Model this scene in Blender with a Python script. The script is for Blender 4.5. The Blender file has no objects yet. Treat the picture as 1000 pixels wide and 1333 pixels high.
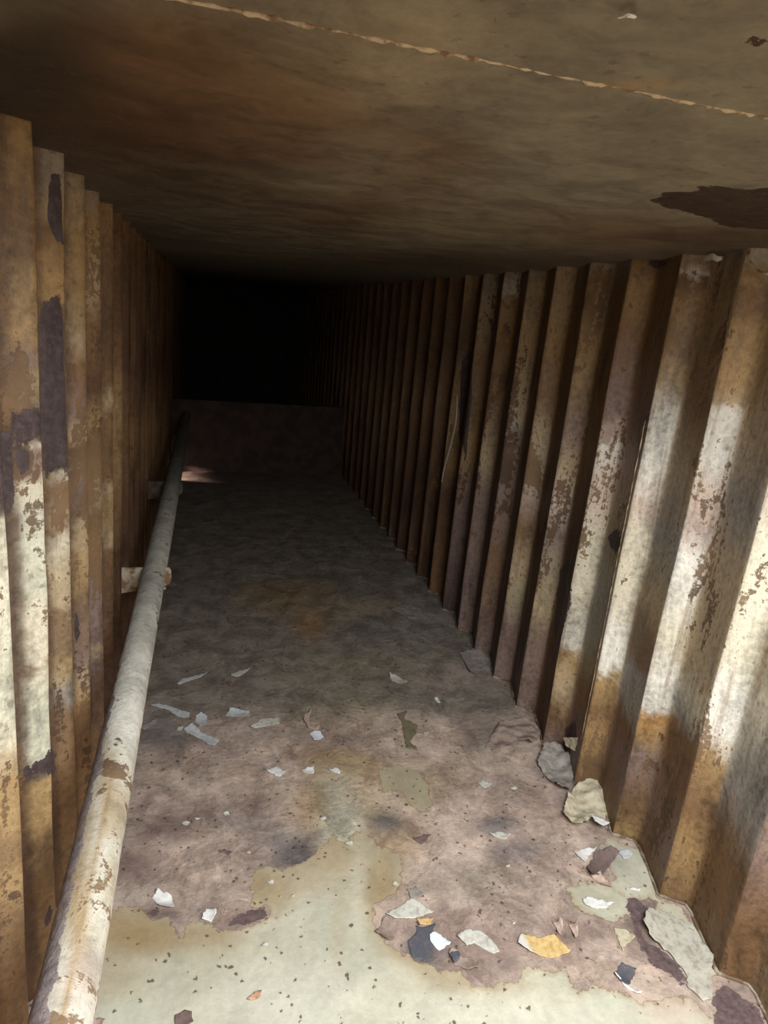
import bpy, bmesh, math, random
import numpy as np
from mathutils import Matrix, Vector

SC = bpy.context.scene
COL = SC.collection
random.seed(7)

# ------------------------------------------------------------------ camera
CX = np.array([0.9643, 0.0102, 0.2643]); CY = np.array([-.2492, -.2991, .9211]); CZv = np.array([.0885, -.9541, -.2862])
CX /= np.linalg.norm(CX); CY -= CX * CX.dot(CY); CY /= np.linalg.norm(CY)
CZn = -np.cross(CY, CX) if np.cross(CY, CX).dot(CZv) < 0 else np.cross(CY, CX)
ROT = np.array([CX, CY, CZn])            # world axes written in camera terms (right, down, forward)
FPX = 850.0; CAMZ = 1.435
cam = bpy.data.cameras.new('camera'); camo = bpy.data.objects.new('camera', cam); COL.objects.link(camo)
cam.sensor_fit = 'VERTICAL'; cam.sensor_height = 36.0; cam.lens = FPX / 1333 * 36.0
cam.clip_start = 0.02; cam.clip_end = 60
M = Matrix(((ROT[0][0], -ROT[0][1], -ROT[0][2], 0), (ROT[1][0], -ROT[1][1], -ROT[1][2], 0),
            (ROT[2][0], -ROT[2][1], -ROT[2][2], CAMZ), (0, 0, 0, 1)))
camo.matrix_world = M
SC.camera = camo

# ------------------------------------------------------------------ light and exposure
world = bpy.data.worlds.new('world'); SC.world = world; world.use_nodes = True
world.node_tree.nodes['Background'].inputs[0].default_value = (0.75, 0.86, 1.0, 1)
world.node_tree.nodes['Background'].inputs[1].default_value = 0.3


def area(name, loc, target, sx, sy, power, color):
    l = bpy.data.lights.new(name, 'AREA'); l.shape = 'RECTANGLE'; l.size = sx; l.size_y = sy
    l.energy = power; l.color = color
    o = bpy.data.objects.new(name, l); COL.objects.link(o); o.location = loc
    o.rotation_euler = (Vector(target) - Vector(loc)).to_track_quat('-Z', 'Y').to_euler()
    return o


area('daylight_at_hatch', (0.57, -0.06, 1.71), (0.57, 0.22, 0.0), 0.86, 0.80, 63, (0.97, 0.995, 1.0))
SC.view_settings.view_transform = 'Standard'; SC.view_settings.look = 'None'
SC.view_settings.exposure = 0.0; SC.view_settings.gamma = 1.0; SC.view_settings.use_curve_mapping = False

# ------------------------------------------------------------------ measures
XR = 1.20; XL = -0.25; H = 1.66; YB = -0.62; YE = 9.0; YS = 5.76
PITCH = 0.2225; DEEP = 0.055; LEAN = 0.027


def ray(u, v):
    return ROT @ np.array([u - 500.0, v - 666.5, FPX])


def onz(u, v, z=0.0):
    r = ray(u, v); t = (z - CAMZ) / r[2]
    return np.array([r[0] * t, r[1] * t, z])


def onx(u, v, x):
    r = ray(u, v); t = x / r[0]
    return np.array([x, r[1] * t, CAMZ + r[2] * t])


def ony(u, v, y):
    r = ray(u, v); t = y / r[1]
    return np.array([r[0] * t, y, CAMZ + r[2] * t])


def pix(P):
    q = P - np.array([0, 0, CAMZ])
    c = q @ ROT
    zc = np.where(c[:, 2] < 0.02, 0.02, c[:, 2])
    return 500 + FPX * c[:, 0] / zc, 666.5 + FPX * c[:, 1] / zc, c[:, 2]


# ------------------------------------------------------------------ numpy noise
def _h(ix, iy, iz, seed):
    n = (ix * 374761393 + iy * 668265263 + iz * 2147483647 % 1013904223 * 31 + iz * 1274126177 + seed * 974711) & 0xffffffff
    n = ((n ^ (n >> 13)) * 1274126177) & 0xffffffff
    n = n ^ (n >> 16)
    return (n & 0xffff) / 65535.0


def vnoise(P, s, seed=0):
    Q = P * s
    I = np.floor(Q).astype(np.int64); F = Q - I; F = F * F * (3 - 2 * F)
    out = 0
    for dx in (0, 1):
        for dy in (0, 1):
            for dz in (0, 1):
                w = (F[:, 0] if dx else 1 - F[:, 0]) * (F[:, 1] if dy else 1 - F[:, 1]) * (F[:, 2] if dz else 1 - F[:, 2])
                out = out + w * _h(I[:, 0] + dx, I[:, 1] + dy, I[:, 2] + dz, seed)
    return out


def fbm(P, s, octv=4, seed=0):
    a = 0.5; out = 0; tot = 0
    for k in range(octv):
        out = out + a * vnoise(P, s * 2 ** k, seed + k * 17); tot += a; a *= 0.55
    return out / tot


def smooth(e0, e1, x):
    t = np.clip((x - e0) / (e1 - e0), 0, 1)
    return t * t * (3 - 2 * t)


def sdf(P2, poly):
    """signed distance, positive inside"""
    poly = np.asarray(poly, float)
    n = len(poly)
    d = np.full(len(P2), 1e9); ins = np.zeros(len(P2), bool)
    for i in range(n):
        a = poly[i]; b = poly[(i + 1) % n]
        e = b - a; w = P2 - a
        t = np.clip((w @ e) / max(e @ e, 1e-12), 0, 1)
        d = np.minimum(d, np.linalg.norm(w - t[:, None] * e, axis=1))
        c = ((a[1] > P2[:, 1]) != (b[1] > P2[:, 1]))
        xx = (b[0] - a[0]) * (P2[:, 1] - a[1]) / (b[1] - a[1] if abs(b[1] - a[1]) > 1e-12 else 1e-12) + a[0]
        ins ^= c & (P2[:, 0] < xx)
    return np.where(ins, d, -d)


# ------------------------------------------------------------------ pigments (coats of paint, stain, rust, bare plate; dark tones also paint shade)
PAL = dict(
    cream=(.63, .58, .45), white=(.78, .76, .68), green=(.545, .545, .435), ochre=(.36, .235, .10), tan=(.43, .335, .21),
    brown=(.18, .10, .046), dark=(.075, .036, .019), bare=(.060, .041, .041), mauve=(.43, .335, .285), plum=(.22, .155, .138),
    grey=(.30, .285, .265), slate=(.135, .135, .15), pink=(.58, .465, .385), orange=(.50, .27, .09), olive=(.29, .25, .16), dust=(.275, .24, .20), black=(.026, .015, .008))


def blobs(U, V, col, lst, wob_u, wob_v):
    for (u, v, ru, rv, p, s) in lst:
        d = ((U + wob_u * ru * 0.6 - u) / ru) ** 2 + ((V + wob_v * rv * 0.6 - v) / rv) ** 2
        w = s * np.exp(-d ** 1.5 * 0.9)
        col[:] = col * (1 - w[:, None]) + np.array(PAL[p]) * w[:, None]


# ------------------------------------------------------------------ materials
def nodes_of(name):
    m = bpy.data.materials.new(name); m.use_nodes = True
    nt = m.node_tree; b = nt.nodes['Principled BSDF']
    return m, nt, b


def N(nt, t, **k):
    n = nt.nodes.new(t)
    for a, v in k.items():
        if a.startswith('i_'):
            n.inputs[int(a[2:])].default_value = v
        else:
            setattr(n, a, v)
    return n


def noise(nt, vec, scale, detail=5, rough=.6, dist=0.0):
    n = N(nt, 'ShaderNodeTexNoise'); n.inputs['Scale'].default_value = scale; n.inputs['Detail'].default_value = detail
    n.inputs['Roughness'].default_value = rough; n.inputs['Distortion'].default_value = dist
    nt.links.new(vec, n.inputs['Vector'])
    return n.outputs['Fac']


def math_(nt, op, a, b=None, c=None, clamp=False):
    n = N(nt, 'ShaderNodeMath', operation=op); n.use_clamp = clamp
    for i, x in enumerate((a, b, c)):
        if x is None: continue
        if isinstance(x, (int, float)): n.inputs[i].default_value = x
        else: nt.links.new(x, n.inputs[i])
    return n.outputs[0]


def mrange(nt, x, a, b, c=0.0, d=1.0):
    n = N(nt, 'ShaderNodeMapRange'); n.interpolation_type = 'SMOOTHSTEP'
    nt.links.new(x, n.inputs[0])
    for i, q in enumerate((a, b, c, d)): n.inputs[i + 1].default_value = q
    return n.outputs[0]


def mix(nt, fac, a, b, mode='MIX'):
    n = N(nt, 'ShaderNodeMix', data_type='RGBA', blend_type=mode)
    if isinstance(fac, (int, float)): n.inputs[0].default_value = fac
    else: nt.links.new(fac, n.inputs[0])
    for i, x in ((6, a), (7, b)):
        if isinstance(x, tuple): n.inputs[i].default_value = (*x[:3], 1)
        else: nt.links.new(x, n.inputs[i])
    return n.outputs[2]


def coords(nt, sx=1, sy=1, sz=1):
    g = N(nt, 'ShaderNodeNewGeometry') if False else N(nt, 'ShaderNodeTexCoord')
    mp = N(nt, 'ShaderNodeMapping'); mp.inputs['Scale'].default_value = (sx, sy, sz)
    nt.links.new(g.outputs['Object'], mp.inputs['Vector'])
    return mp.outputs[0]


def coated(name, vert=1.0, speck=0.0, bare_col=PAL['bare'], edge_amp=.03, rough=.55, contrast=.5, bump=.4, over=False, crust=0.0, streak=0.0):
    """painted steel: pigment attribute 'coat', signed distance 'bare' where the paint is gone, rust bloom 'rust'"""
    m, nt, b = nodes_of(name)
    a1 = N(nt, 'ShaderNodeAttribute', attribute_name='coat').outputs['Color']
    a2 = N(nt, 'ShaderNodeAttribute', attribute_name='bare').outputs['Fac']
    a3 = N(nt, 'ShaderNodeAttribute', attribute_name='rust').outputs['Fac']
    iso = coords(nt); st = coords(nt, 1, 1, vert)
    n1 = mrange(nt, noise(nt, st, 9, 8, .68, .5), .28, .72); n2 = mrange(nt, noise(nt, iso, 60, 6, .7), .28, .72); n3 = noise(nt, iso, 240, 4, .6); n4 = noise(nt, iso, 3.1, 4, .55, .6)
    mod = math_(nt, 'ADD', math_(nt, 'MULTIPLY', n1, contrast), math_(nt, 'MULTIPLY', n2, contrast * .55))
    mod = math_(nt, 'ADD', mod, 1 - contrast * .775)
    colr = mix(nt, 1.0, a1, (1, 1, 1))
    vm = N(nt, 'ShaderNodeVectorMath', operation='SCALE'); nt.links.new(a1, vm.inputs[0]); nt.links.new(mod, vm.inputs['Scale'])
    colr = vm.outputs[0]
    # rust bloom, broken up by noise
    rb = math_(nt, 'ADD', a3, math_(nt, 'MULTIPLY', math_(nt, 'SUBTRACT', n1, .5), 1.5))
    rb = math_(nt, 'ADD', rb, math_(nt, 'MULTIPLY', math_(nt, 'SUBTRACT', n2, .5), .7))
    rf = mrange(nt, rb, .50, .72)
    rcol = mix(nt, mrange(nt, n4, .4, .6), (.085, .05, .03), (.20, .12, .06))
    colr = mix(nt, math_(nt, 'MULTIPLY', rf, .92), colr, rcol)
    if streak:
        sv = coords(nt, 26, 26, 1.3)
        s1 = noise(nt, sv, 1.5, 4, .6, .3)
        sf = math_(nt, 'MULTIPLY', mrange(nt, s1, .54, .72), streak)
        colr = mix(nt, sf, colr, PAL['brown'])
    if speck:
        v = N(nt, 'ShaderNodeTexVoronoi'); v.inputs['Scale'].default_value = 46; v.inputs['Randomness'].default_value = 1
        nt.links.new(iso, v.inputs['Vector'])
        wob = math_(nt, 'ADD', v.outputs['Distance'], math_(nt, 'MULTIPLY', math_(nt, 'SUBTRACT', n2, .5), .5))
        keep = math_(nt, 'GREATER_THAN', noise(nt, iso, 14, 2, .5), .50)
        sp = math_(nt, 'MULTIPLY', mrange(nt, wob, .16, .12), keep)
        colr = mix(nt, math_(nt, 'MULTIPLY', sp, speck), colr, (.10, .07, .045))
    crust_h = None
    if crust:
        cn = noise(nt, iso, 6.5, 9, .66, .8)
        c1 = mrange(nt, cn, .515, .522); c2 = mrange(nt, noise(nt, iso, 11, 8, .64, .5), .56, .566)
        colr = mix(nt, math_(nt, 'MULTIPLY', c1, crust), colr, mix(nt, 1.0, colr, (.66, .60, .58), 'MULTIPLY'))
        colr = mix(nt, math_(nt, 'MULTIPLY', c2, crust * .8), colr, mix(nt, 1.0, colr, (1.35, 1.28, 1.2), 'MULTIPLY'))
        crust_h = math_(nt, 'SUBTRACT', math_(nt, 'MULTIPLY', c2, .35), math_(nt, 'MULTIPLY', c1, .4))
    ovf = None
    if over:
        oc = N(nt, 'ShaderNodeAttribute', attribute_name='over_coat').outputs['Color']
        od = N(nt, 'ShaderNodeAttribute', attribute_name='over').outputs['Fac']
        q = math_(nt, 'ADD', od, math_(nt, 'MULTIPLY', math_(nt, 'SUBTRACT', noise(nt, iso, 16, 8, .62, .6), .5), .075))
        q = math_(nt, 'ADD', q, math_(nt, 'MULTIPLY', math_(nt, 'SUBTRACT', n2, .5), .006))
        ovf = mrange(nt, q, -.0006, .0010)
        omod = math_(nt, 'ADD', math_(nt, 'MULTIPLY', n1, .22), math_(nt, 'ADD', math_(nt, 'MULTIPLY', n2, .14), .80))
        vo = N(nt, 'ShaderNodeVectorMath', operation='SCALE'); nt.links.new(oc, vo.inputs[0]); nt.links.new(omod, vo.inputs['Scale'])
        stain = math_(nt, 'MULTIPLY', mrange(nt, q, .020, .0), .55)
        oc2 = mix(nt, stain, vo.outputs[0], PAL['tan'])
        oc2 = mix(nt, mrange(nt, q, .0030, .0008, 0, .65), oc2, PAL['brown'])
        if speck:
            oc2 = mix(nt, math_(nt, 'MULTIPLY', sp, speck), oc2, (.10, .07, .045))
        colr = mix(nt, ovf, colr, oc2)
    # bare plate
    e = math_(nt, 'ADD', a2, math_(nt, 'MULTIPLY', math_(nt, 'SUBTRACT', n1, .5), edge_amp * 2))
    e = math_(nt, 'ADD', e, math_(nt, 'MULTIPLY', math_(nt, 'SUBTRACT', n2, .5), edge_amp * .9))
    bf = mrange(nt, e, -.0008, .0014)
    bmod = math_(nt, 'ADD', math_(nt, 'MULTIPLY', n2, .8), .6)
    vb = N(nt, 'ShaderNodeVectorMath', operation='SCALE'); vb.inputs[0].default_value = bare_col; nt.links.new(bmod, vb.inputs['Scale'])
    colr = mix(nt, bf, colr, vb.outputs[0])
    nt.links.new(colr, b.inputs['Base Color'])
    b.inputs['Roughness'].default_value = rough
    rr = mrange(nt, n1, .3, .7, rough - .10, rough + .18); nt.links.new(rr, b.inputs['Roughness'])
    b.inputs['Specular IOR Level'].default_value = .35
    hgt = math_(nt, 'ADD', math_(nt, 'MULTIPLY', n1, .55), math_(nt, 'MULTIPLY', n2, .30))
    hgt = math_(nt, 'ADD', hgt, math_(nt, 'MULTIPLY', n3, .10))
    hgt = math_(nt, 'ADD', hgt, math_(nt, 'MULTIPLY', rf, .25))
    hgt = math_(nt, 'SUBTRACT', hgt, math_(nt, 'MULTIPLY', bf, .5))
    if crust_h is not None:
        hgt = math_(nt, 'ADD', hgt, math_(nt, 'MULTIPLY', crust_h, math_(nt, 'SUBTRACT', 1.0, ovf) if ovf is not None else 1.0))
    if ovf is not None:
        hgt = math_(nt, 'ADD', math_(nt, 'MULTIPLY', hgt, math_(nt, 'SUBTRACT', 1.0, math_(nt, 'MULTIPLY', ovf, .7))), math_(nt, 'MULTIPLY', ovf, -.25))
    bp = N(nt, 'ShaderNodeBump'); bp.inputs['Strength'].default_value = bump; bp.inputs['Distance'].default_value = .006
    nt.links.new(hgt, bp.inputs['Height']); nt.links.new(bp.outputs[0], b.inputs['Normal'])
    return m


def flat_mat(name, c, c2=None, rough=.6, scale=60, lo=.45, hi=.6, bump=.25, dist=.003):
    m, nt, b = nodes_of(name)
    v = coords(nt); n1 = noise(nt, v, scale, 6, .65); n2 = noise(nt, v, scale * 4, 4, .6)
    c2 = c2 or tuple(x * .55 for x in c)
    colr = mix(nt, mrange(nt, n1, lo, hi), c, c2)
    mod = math_(nt, 'ADD', math_(nt, 'MULTIPLY', n2, .4), .8)
    vm = N(nt, 'ShaderNodeVectorMath', operation='SCALE'); nt.links.new(colr, vm.inputs[0]); nt.links.new(mod, vm.inputs['Scale'])
    nt.links.new(vm.outputs[0], b.inputs['Base Color']); b.inputs['Roughness'].default_value = rough
    b.inputs['Specular IOR Level'].default_value = .35
    bp = N(nt, 'ShaderNodeBump'); bp.inputs['Strength'].default_value = bump; bp.inputs['Distance'].default_value = dist
    nt.links.new(n1, bp.inputs['Height']); nt.links.new(bp.outputs[0], b.inputs['Normal'])
    return m


# ------------------------------------------------------------------ mesh helpers
def link(name, me, mat, parent=None):
    o = bpy.data.objects.new(name, me); COL.objects.link(o)
    if mat: me.materials.append(mat)
    if parent: o.parent = parent
    return o


def grid_mesh(name, P, nu, nv, flip=False, skip=None, smooth_=True):
    """P is (nu*nv,3), index i*nv+j"""
    i, j = np.meshgrid(np.arange(nu - 1), np.arange(nv - 1), indexing='ij')
    i = i.ravel(); j = j.ravel()
    q = np.stack([i * nv + j, (i + 1) * nv + j, (i + 1) * nv + j + 1, i * nv + j + 1], 1)
    if flip: q = q[:, ::-1]
    if skip is not None:
        c = P[q].mean(1); q = q[~skip(c)]
    me = bpy.data.meshes.new(name)
    me.vertices.add(len(P)); me.vertices.foreach_set('co', P.astype(np.float32).ravel())
    me.loops.add(q.size); me.loops.foreach_set('vertex_index', q.astype(np.int32).ravel())
    me.polygons.add(len(q)); me.polygons.foreach_set('loop_start', np.arange(0, q.size, 4, dtype=np.int32))
    me.polygons.foreach_set('loop_total', np.full(len(q), 4, np.int32))
    me.polygons.foreach_set('use_smooth', np.full(len(q), smooth_, bool))
    me.update(); me.validate()
    return me


def attrs(me, col, bare, rust):
    c = me.attributes.new('coat', 'FLOAT_COLOR', 'POINT')
    c.data.foreach_set('color', np.concatenate([col, np.ones((len(col), 1))], 1).astype(np.float32).ravel())
    for nme, v in (('bare', bare), ('rust', rust)):
        a = me.attributes.new(nme, 'FLOAT', 'POINT'); a.data.foreach_set('value', v.astype(np.float32))


def structure(o):
    o['kind'] = 'structure'
    return o


def tag(o, label, cat, group=None):
    o['label'] = label; o['category'] = cat
    if group: o['group'] = group
    return o


# ------------------------------------------------------------------ floor
def seg(a, b, step):
    return list(np.arange(a, b, step))


ys = np.array(seg(YB, .62, .06) + seg(.62, 2.7, .009) + seg(2.7, 6.0, .025) + seg(6.0, YE + .1, .2))
xs = np.array(seg(-.40, 1.32, .009))
GX, GY = np.meshgrid(xs, ys, indexing='ij')
P = np.stack([GX.ravel(), GY.ravel(), np.zeros(GX.size)], 1)
U, V, ZC = pix(P)
front = ZC > .3
wu = (fbm(P, 5, 4, 1) - .5) * 2; wv = (fbm(P, 5, 4, 9) - .5) * 2
P2 = P[:, :2]


def fpoly(px): return [onz(u, v)[:2] for u, v in px]


col = np.tile(np.array(PAL['mauve']), (len(P), 1))
n0 = fbm(P, 7, 4, 33)
w = smooth(.42, .62, n0)[:, None]; col = col * (1 - w) + np.array(PAL['pink']) * w * .8 + np.array(PAL['mauve']) * w * .2
# far half of the floor: dull paint under dust
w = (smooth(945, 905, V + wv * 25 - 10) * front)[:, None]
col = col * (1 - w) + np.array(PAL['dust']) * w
cream_main = [(100, 1360), (128, 1200), (140, 1182), (180, 1181), (190, 1192), (202, 1197), (217, 1194), (226, 1210), (237, 1214), (242, 1206), (262, 1200),
              (275, 1207), (285, 1214), (305, 1210), (330, 1204), (350, 1195), (352, 1185), (345, 1177), (327, 1181), (332, 1167), (325, 1155), (330, 1147),
              (325, 1135), (345, 1128), (372, 1134), (400, 1120), (418, 1104), (432, 1086), (448, 1098), (462, 1080), (482, 1092), (500, 1104), (518, 1112),
              (525, 1150), (492, 1180), (485, 1200), (500, 1225), (535, 1250), (572, 1260), (598, 1266), (614, 1283), (637, 1287), (662, 1277), (676, 1280),
              (687, 1260), (704, 1258), (726, 1263), (735, 1260), (740, 1277), (752, 1289), (775, 1282), (810, 1290), (832, 1301), (860, 1304), (866, 1296),
              (900, 1302), (930, 1325), (940, 1360)]
pale_a = [(778, 1100), (800, 1093), (838, 1106), (862, 1150), (852, 1172), (822, 1172), (800, 1160), (792, 1130)]
pale_b = [(735, 1155), (755, 1146), (785, 1150), (812, 1165), (832, 1190), (800, 1203), (762, 1190), (742, 1172)]
pale_c = [(490, 1003), (520, 995), (552, 1010), (565, 1050), (545, 1060), (525, 1030), (500, 1030)]
fray = (fbm(P, 26, 4, 5) - .5) * .030
paint = np.full(len(P), -1.0)
pale_d = [(858, 1172), (885, 1180), (912, 1205), (938, 1245), (940, 1268), (926, 1282), (905, 1240), (880, 1205), (862, 1188)]
for pl in (cream_main, pale_a, pale_b, pale_d, pale_c):
    paint = np.maximum(paint, sdf(P2, fpoly(pl)))
paint = np.where(front, paint, .2)
pf = smooth(-.002, .003, paint + fray)[:, None]
pc = np.tile(np.array(PAL['green']), (len(P), 1))
pw = smooth(.40, .66, fbm(P, 6, 4, 71))[:, None]; pc = pc * (1 - pw * .5) + np.array(PAL['cream']) * pw * .5
blobs(U, V, pc, [(530, 1025, 55, 45, 'olive', .55), (530, 1025, 55, 45, 'tan', .5), (160, 1215, 60, 40, 'ochre', .75), (250, 1240, 70, 40, 'tan', .35), (140, 1280, 50, 30, 'tan', .5), (540, 1235, 40, 20, 'ochre', .6),
                 (440, 1080, 45, 50, 'ochre', .55), (360, 1140, 60, 25, 'ochre', .5), (560, 1260, 30, 12, 'tan', .5), (700, 1290, 60, 20, 'cream', .4),
                 (880, 1310, 50, 22, 'pink', .8), (800, 1110, 50, 30, 'grey', .35), (770, 1170, 40, 18, 'tan', .3), (505, 1140, 25, 60, 'tan', .5),
                 (430, 1110, 60, 22, 'tan', .6), (505, 1160, 30, 60, 'ochre', .6), (445, 1180, 14, 80, 'tan', .35), (470, 1160, 10, 70, 'cream', .5), (340, 1165, 40, 30, 'ochre', .5), (220, 1225, 120, 18, 'ochre', .5), (600, 1275, 60, 14, 'ochre', .45), (370, 1290, 100, 40, 'white', .3), (640, 1320, 150, 30, 'white', .25)], wu, wv)
blobs(U, V, col, [
    (455, 1050, 55, 60, 'tan', .75), (445, 1075, 30, 40, 'green', .75), (440, 1010, 30, 30, 'cream', .45), (520, 1100, 40, 50, 'ochre', .5), (400, 1050, 26, 30, 'ochre', .5), (430, 985, 60, 14, 'ochre', .45), (440, 930, 70, 30, 'tan', .3), (380, 780, 60, 26, 'ochre', .55), (400, 815, 22, 22, 'orange', .5), (470, 790, 60, 12, 'tan', .4), (340, 700, 90, 50, 'dust', .4),
    (560, 820, 70, 30, 'grey', .3), (460, 870, 90, 22, 'olive', .45), (590, 880, 60, 20, 'mauve', .4), (640, 1000, 60, 40, 'pink', .6), (690, 1040, 45, 40, 'mauve', .9),
    (520, 960, 60, 30, 'pink', .5), (460, 1000, 60, 16, 'ochre', .5), (560, 1015, 40, 30, 'tan', .6), (600, 1060, 40, 24, 'pink', .7),
    (270, 1010, 80, 22, 'pink', .55), (220, 1070, 70, 22, 'plum', .65), (330, 1060, 50, 20, 'plum', .5), (385, 1108, 36, 22, 'slate', .75), (350, 1085, 26, 16, 'slate', .4),
    (505, 1070, 22, 16, 'slate', .75), (215, 950, 34, 22, 'slate', .6), (170, 1125, 32, 22, 'plum', .8), (165, 1165, 26, 16, 'grey', .4), (310, 1070, 30, 12, 'grey', .4),
    (230, 1165, 60, 18, 'mauve', .5), (205, 1190, 26, 10, 'plum', .7), (320, 1195, 40, 14, 'plum', .5), (300, 1120, 40, 25, 'mauve', .7),
    (645, 1075, 26, 14, 'slate', .65), (670, 1110, 34, 14, 'slate', .55), (620, 1150, 60, 25, 'dust', .55), (700, 1160, 40, 25, 'mauve', .6),
    (620, 1240, 60, 28, 'plum', .7), (580, 1195, 20, 16, 'plum', .6), (550, 1235, 24, 24, 'slate', .85), (740, 1215, 40, 22, 'plum', .55),
    (840, 1195, 22, 20, 'bare', .7), (800, 1215, 60, 22, 'plum', .5), (850, 1255, 30, 20, 'pink', .35), (730, 1250, 24, 14, 'plum', .5),
    (300, 940, 60, 20, 'mauve', .5), (400, 960, 60, 18, 'plum', .4), (250, 890, 60, 14, 'plum', .4), (560, 1120, 30, 40, 'pink', .4), (650, 960, 50, 16, 'dust', .7),
    (330, 610, 120, 22, 'plum', .6)], wu, wv)
bare = np.full(len(P), -1.0)
for pl in ([(824, 1164), (845, 1180), (835, 1206), (846, 1223), (877, 1248), (891, 1265), (896, 1287), (880, 1275), (855, 1260), (835, 1240), (822, 1210), (814, 1185)],
           [(925, 1292), (945, 1280), (985, 1310), (1005, 1340), (930, 1340)], [(172, 1186), (205, 1178), (216, 1190), (200, 1198)],
           [(285, 1210), (330, 1200), (350, 1190), (346, 1180), (300, 1196)]):
    bare = np.maximum(bare, sdf(P2, fpoly(pl)))
bare = np.where(front, bare - .003, -1)
me = grid_mesh('floor', P, len(xs), len(ys))
attrs(me, col, bare, np.full(len(P), -.35))
ca = me.attributes.new('over_coat', 'FLOAT_COLOR', 'POINT'); ca.data.foreach_set('color', np.concatenate([pc, np.ones((len(pc), 1))], 1).astype(np.float32).ravel())
ca = me.attributes.new('over', 'FLOAT', 'POINT'); ca.data.foreach_set('value', np.clip(paint, -.3, .3).astype(np.float32))
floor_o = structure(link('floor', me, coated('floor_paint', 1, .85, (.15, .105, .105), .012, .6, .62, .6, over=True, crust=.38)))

# ------------------------------------------------------------------ corrugated walls
F_LEN = .036
prof = [(0.0, 0.0)]                                # t along -Y from the ridge, s = depth outward
for k in range(1, 6): prof.append((F_LEN * k / 6, DEEP * k / 6 * .96))
prof += [(F_LEN * 1.08, DEEP * .985), (F_LEN * 1.4, DEEP)]
for k in range(0, 9):
    f = k / 9; prof.append((F_LEN * 1.75 + (PITCH - F_LEN * 1.75) * f, DEEP * .985 * (1 - f)))
prof[-1] = (PITCH - .012, .0022)
prof += [(PITCH - .004, .0002)]
T = np.array([p[0] for p in prof]); S = np.array([p[1] for p in prof])


def wall(name, side, y0, blob, bares, rusts, base, mat, bands, skip=None):
    nper = int((YE + .2 - YB) / PITCH) + 2
    k0 = math.ceil((YE + .1 - y0) / PITCH)
    yy = []; ss = []; TT = []; KK = []
    for k in range(nper + 1):
        yr = y0 + (k0 - k) * PITCH
        for t, s in zip(T, S):
            yy.append(yr - t); ss.append(s); TT.append(t); KK.append(k0 - k)
    yy = np.array(yy); ss = np.array(ss); ok = yy > YB - .02; yy = yy[ok]; ss = ss[ok]; TT = np.array(TT)[ok]; KK = np.array(KK)[ok]
    zz = np.linspace(-.0, H + .012, 205)
    A, B = np.meshgrid(np.arange(len(yy)), zz, indexing='ij')
    A_idx = A.ravel(); Y = yy[A_idx]; Z = B.ravel(); s = ss[A_idx]
    if side > 0: X = XR + s
    else: X = XL - LEAN * (H - Z) - s
    # hammered, slightly dented plate
    Pq = np.stack([X, Y, Z], 1)
    X = X + (fbm(Pq * np.array([1, 1, .5]), 6, 3, 3) - .5) * .010
    P = np.stack([X, Y, Z], 1)
    U, V, ZC = pix(P); fr = ZC > .3
    U = np.where(fr, U, -9999)
    wob = fbm(P * np.array([1, 1, .35]), 7, 4, 21) * 2 - 1; wob2 = fbm(P * np.array([1, 1, .6]), 7, 4, 45) * 2 - 1
    col = base(P, wob)
    blobs(U, V, col, blob, wob, wob2)
    # each fold weathers by itself: bands of coat down its lit face (F) and its flat (A), far flats painted darker as shade
    tt = TT[A_idx]; kk = KK[A_idx]
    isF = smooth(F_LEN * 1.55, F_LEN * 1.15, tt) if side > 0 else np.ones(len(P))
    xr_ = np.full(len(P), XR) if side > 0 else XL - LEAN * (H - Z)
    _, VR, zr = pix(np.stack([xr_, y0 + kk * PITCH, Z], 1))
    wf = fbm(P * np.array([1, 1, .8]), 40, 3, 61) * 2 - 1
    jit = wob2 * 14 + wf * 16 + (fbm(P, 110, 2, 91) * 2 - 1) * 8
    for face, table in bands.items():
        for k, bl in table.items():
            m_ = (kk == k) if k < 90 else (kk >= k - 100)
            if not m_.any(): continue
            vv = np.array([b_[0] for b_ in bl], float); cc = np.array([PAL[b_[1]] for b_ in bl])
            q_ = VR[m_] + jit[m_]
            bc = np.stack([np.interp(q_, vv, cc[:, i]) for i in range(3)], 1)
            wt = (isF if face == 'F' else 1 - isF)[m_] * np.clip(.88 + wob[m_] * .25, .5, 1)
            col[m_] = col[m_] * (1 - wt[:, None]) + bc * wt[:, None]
    if side < 0:      # shade between the folds, painted into the crease colour
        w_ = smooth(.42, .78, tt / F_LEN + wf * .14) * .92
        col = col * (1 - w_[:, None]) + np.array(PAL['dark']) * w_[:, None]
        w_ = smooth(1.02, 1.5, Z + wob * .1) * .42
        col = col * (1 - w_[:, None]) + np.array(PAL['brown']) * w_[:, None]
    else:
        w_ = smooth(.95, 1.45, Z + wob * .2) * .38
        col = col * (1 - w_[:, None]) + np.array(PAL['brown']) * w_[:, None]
    rust = np.zeros(len(P))
    for (u, v, ru, rv, st) in rusts:
        d = ((U - u) / ru) ** 2 + ((V - v) / rv) ** 2
        rust = np.maximum(rust, st * np.exp(-d * d * .7))
    # polygons are compared on the mean plane so that an inch is an inch
    bare = np.full(len(P), -1.0)
    xm = XR if side > 0 else XL - .022
    sc = xm / X
    Q = np.stack([Y * sc, CAMZ + (Z - CAMZ) * sc], 1)
    for pl in bares:
        pts = []
        for u, v in pl:
            q = onx(u, v, XR if side > 0 else XL - .022)
            pts.append((q[1], q[2]))
        bare = np.maximum(bare, sdf(Q, pts))
    bare = np.where(fr, bare, -1)
    me = grid_mesh(name, P, len(yy), len(zz), flip=(side > 0), skip=skip)
    attrs(me, col, bare, rust)
    o = structure(link(name, me, mat))
    return o


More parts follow.
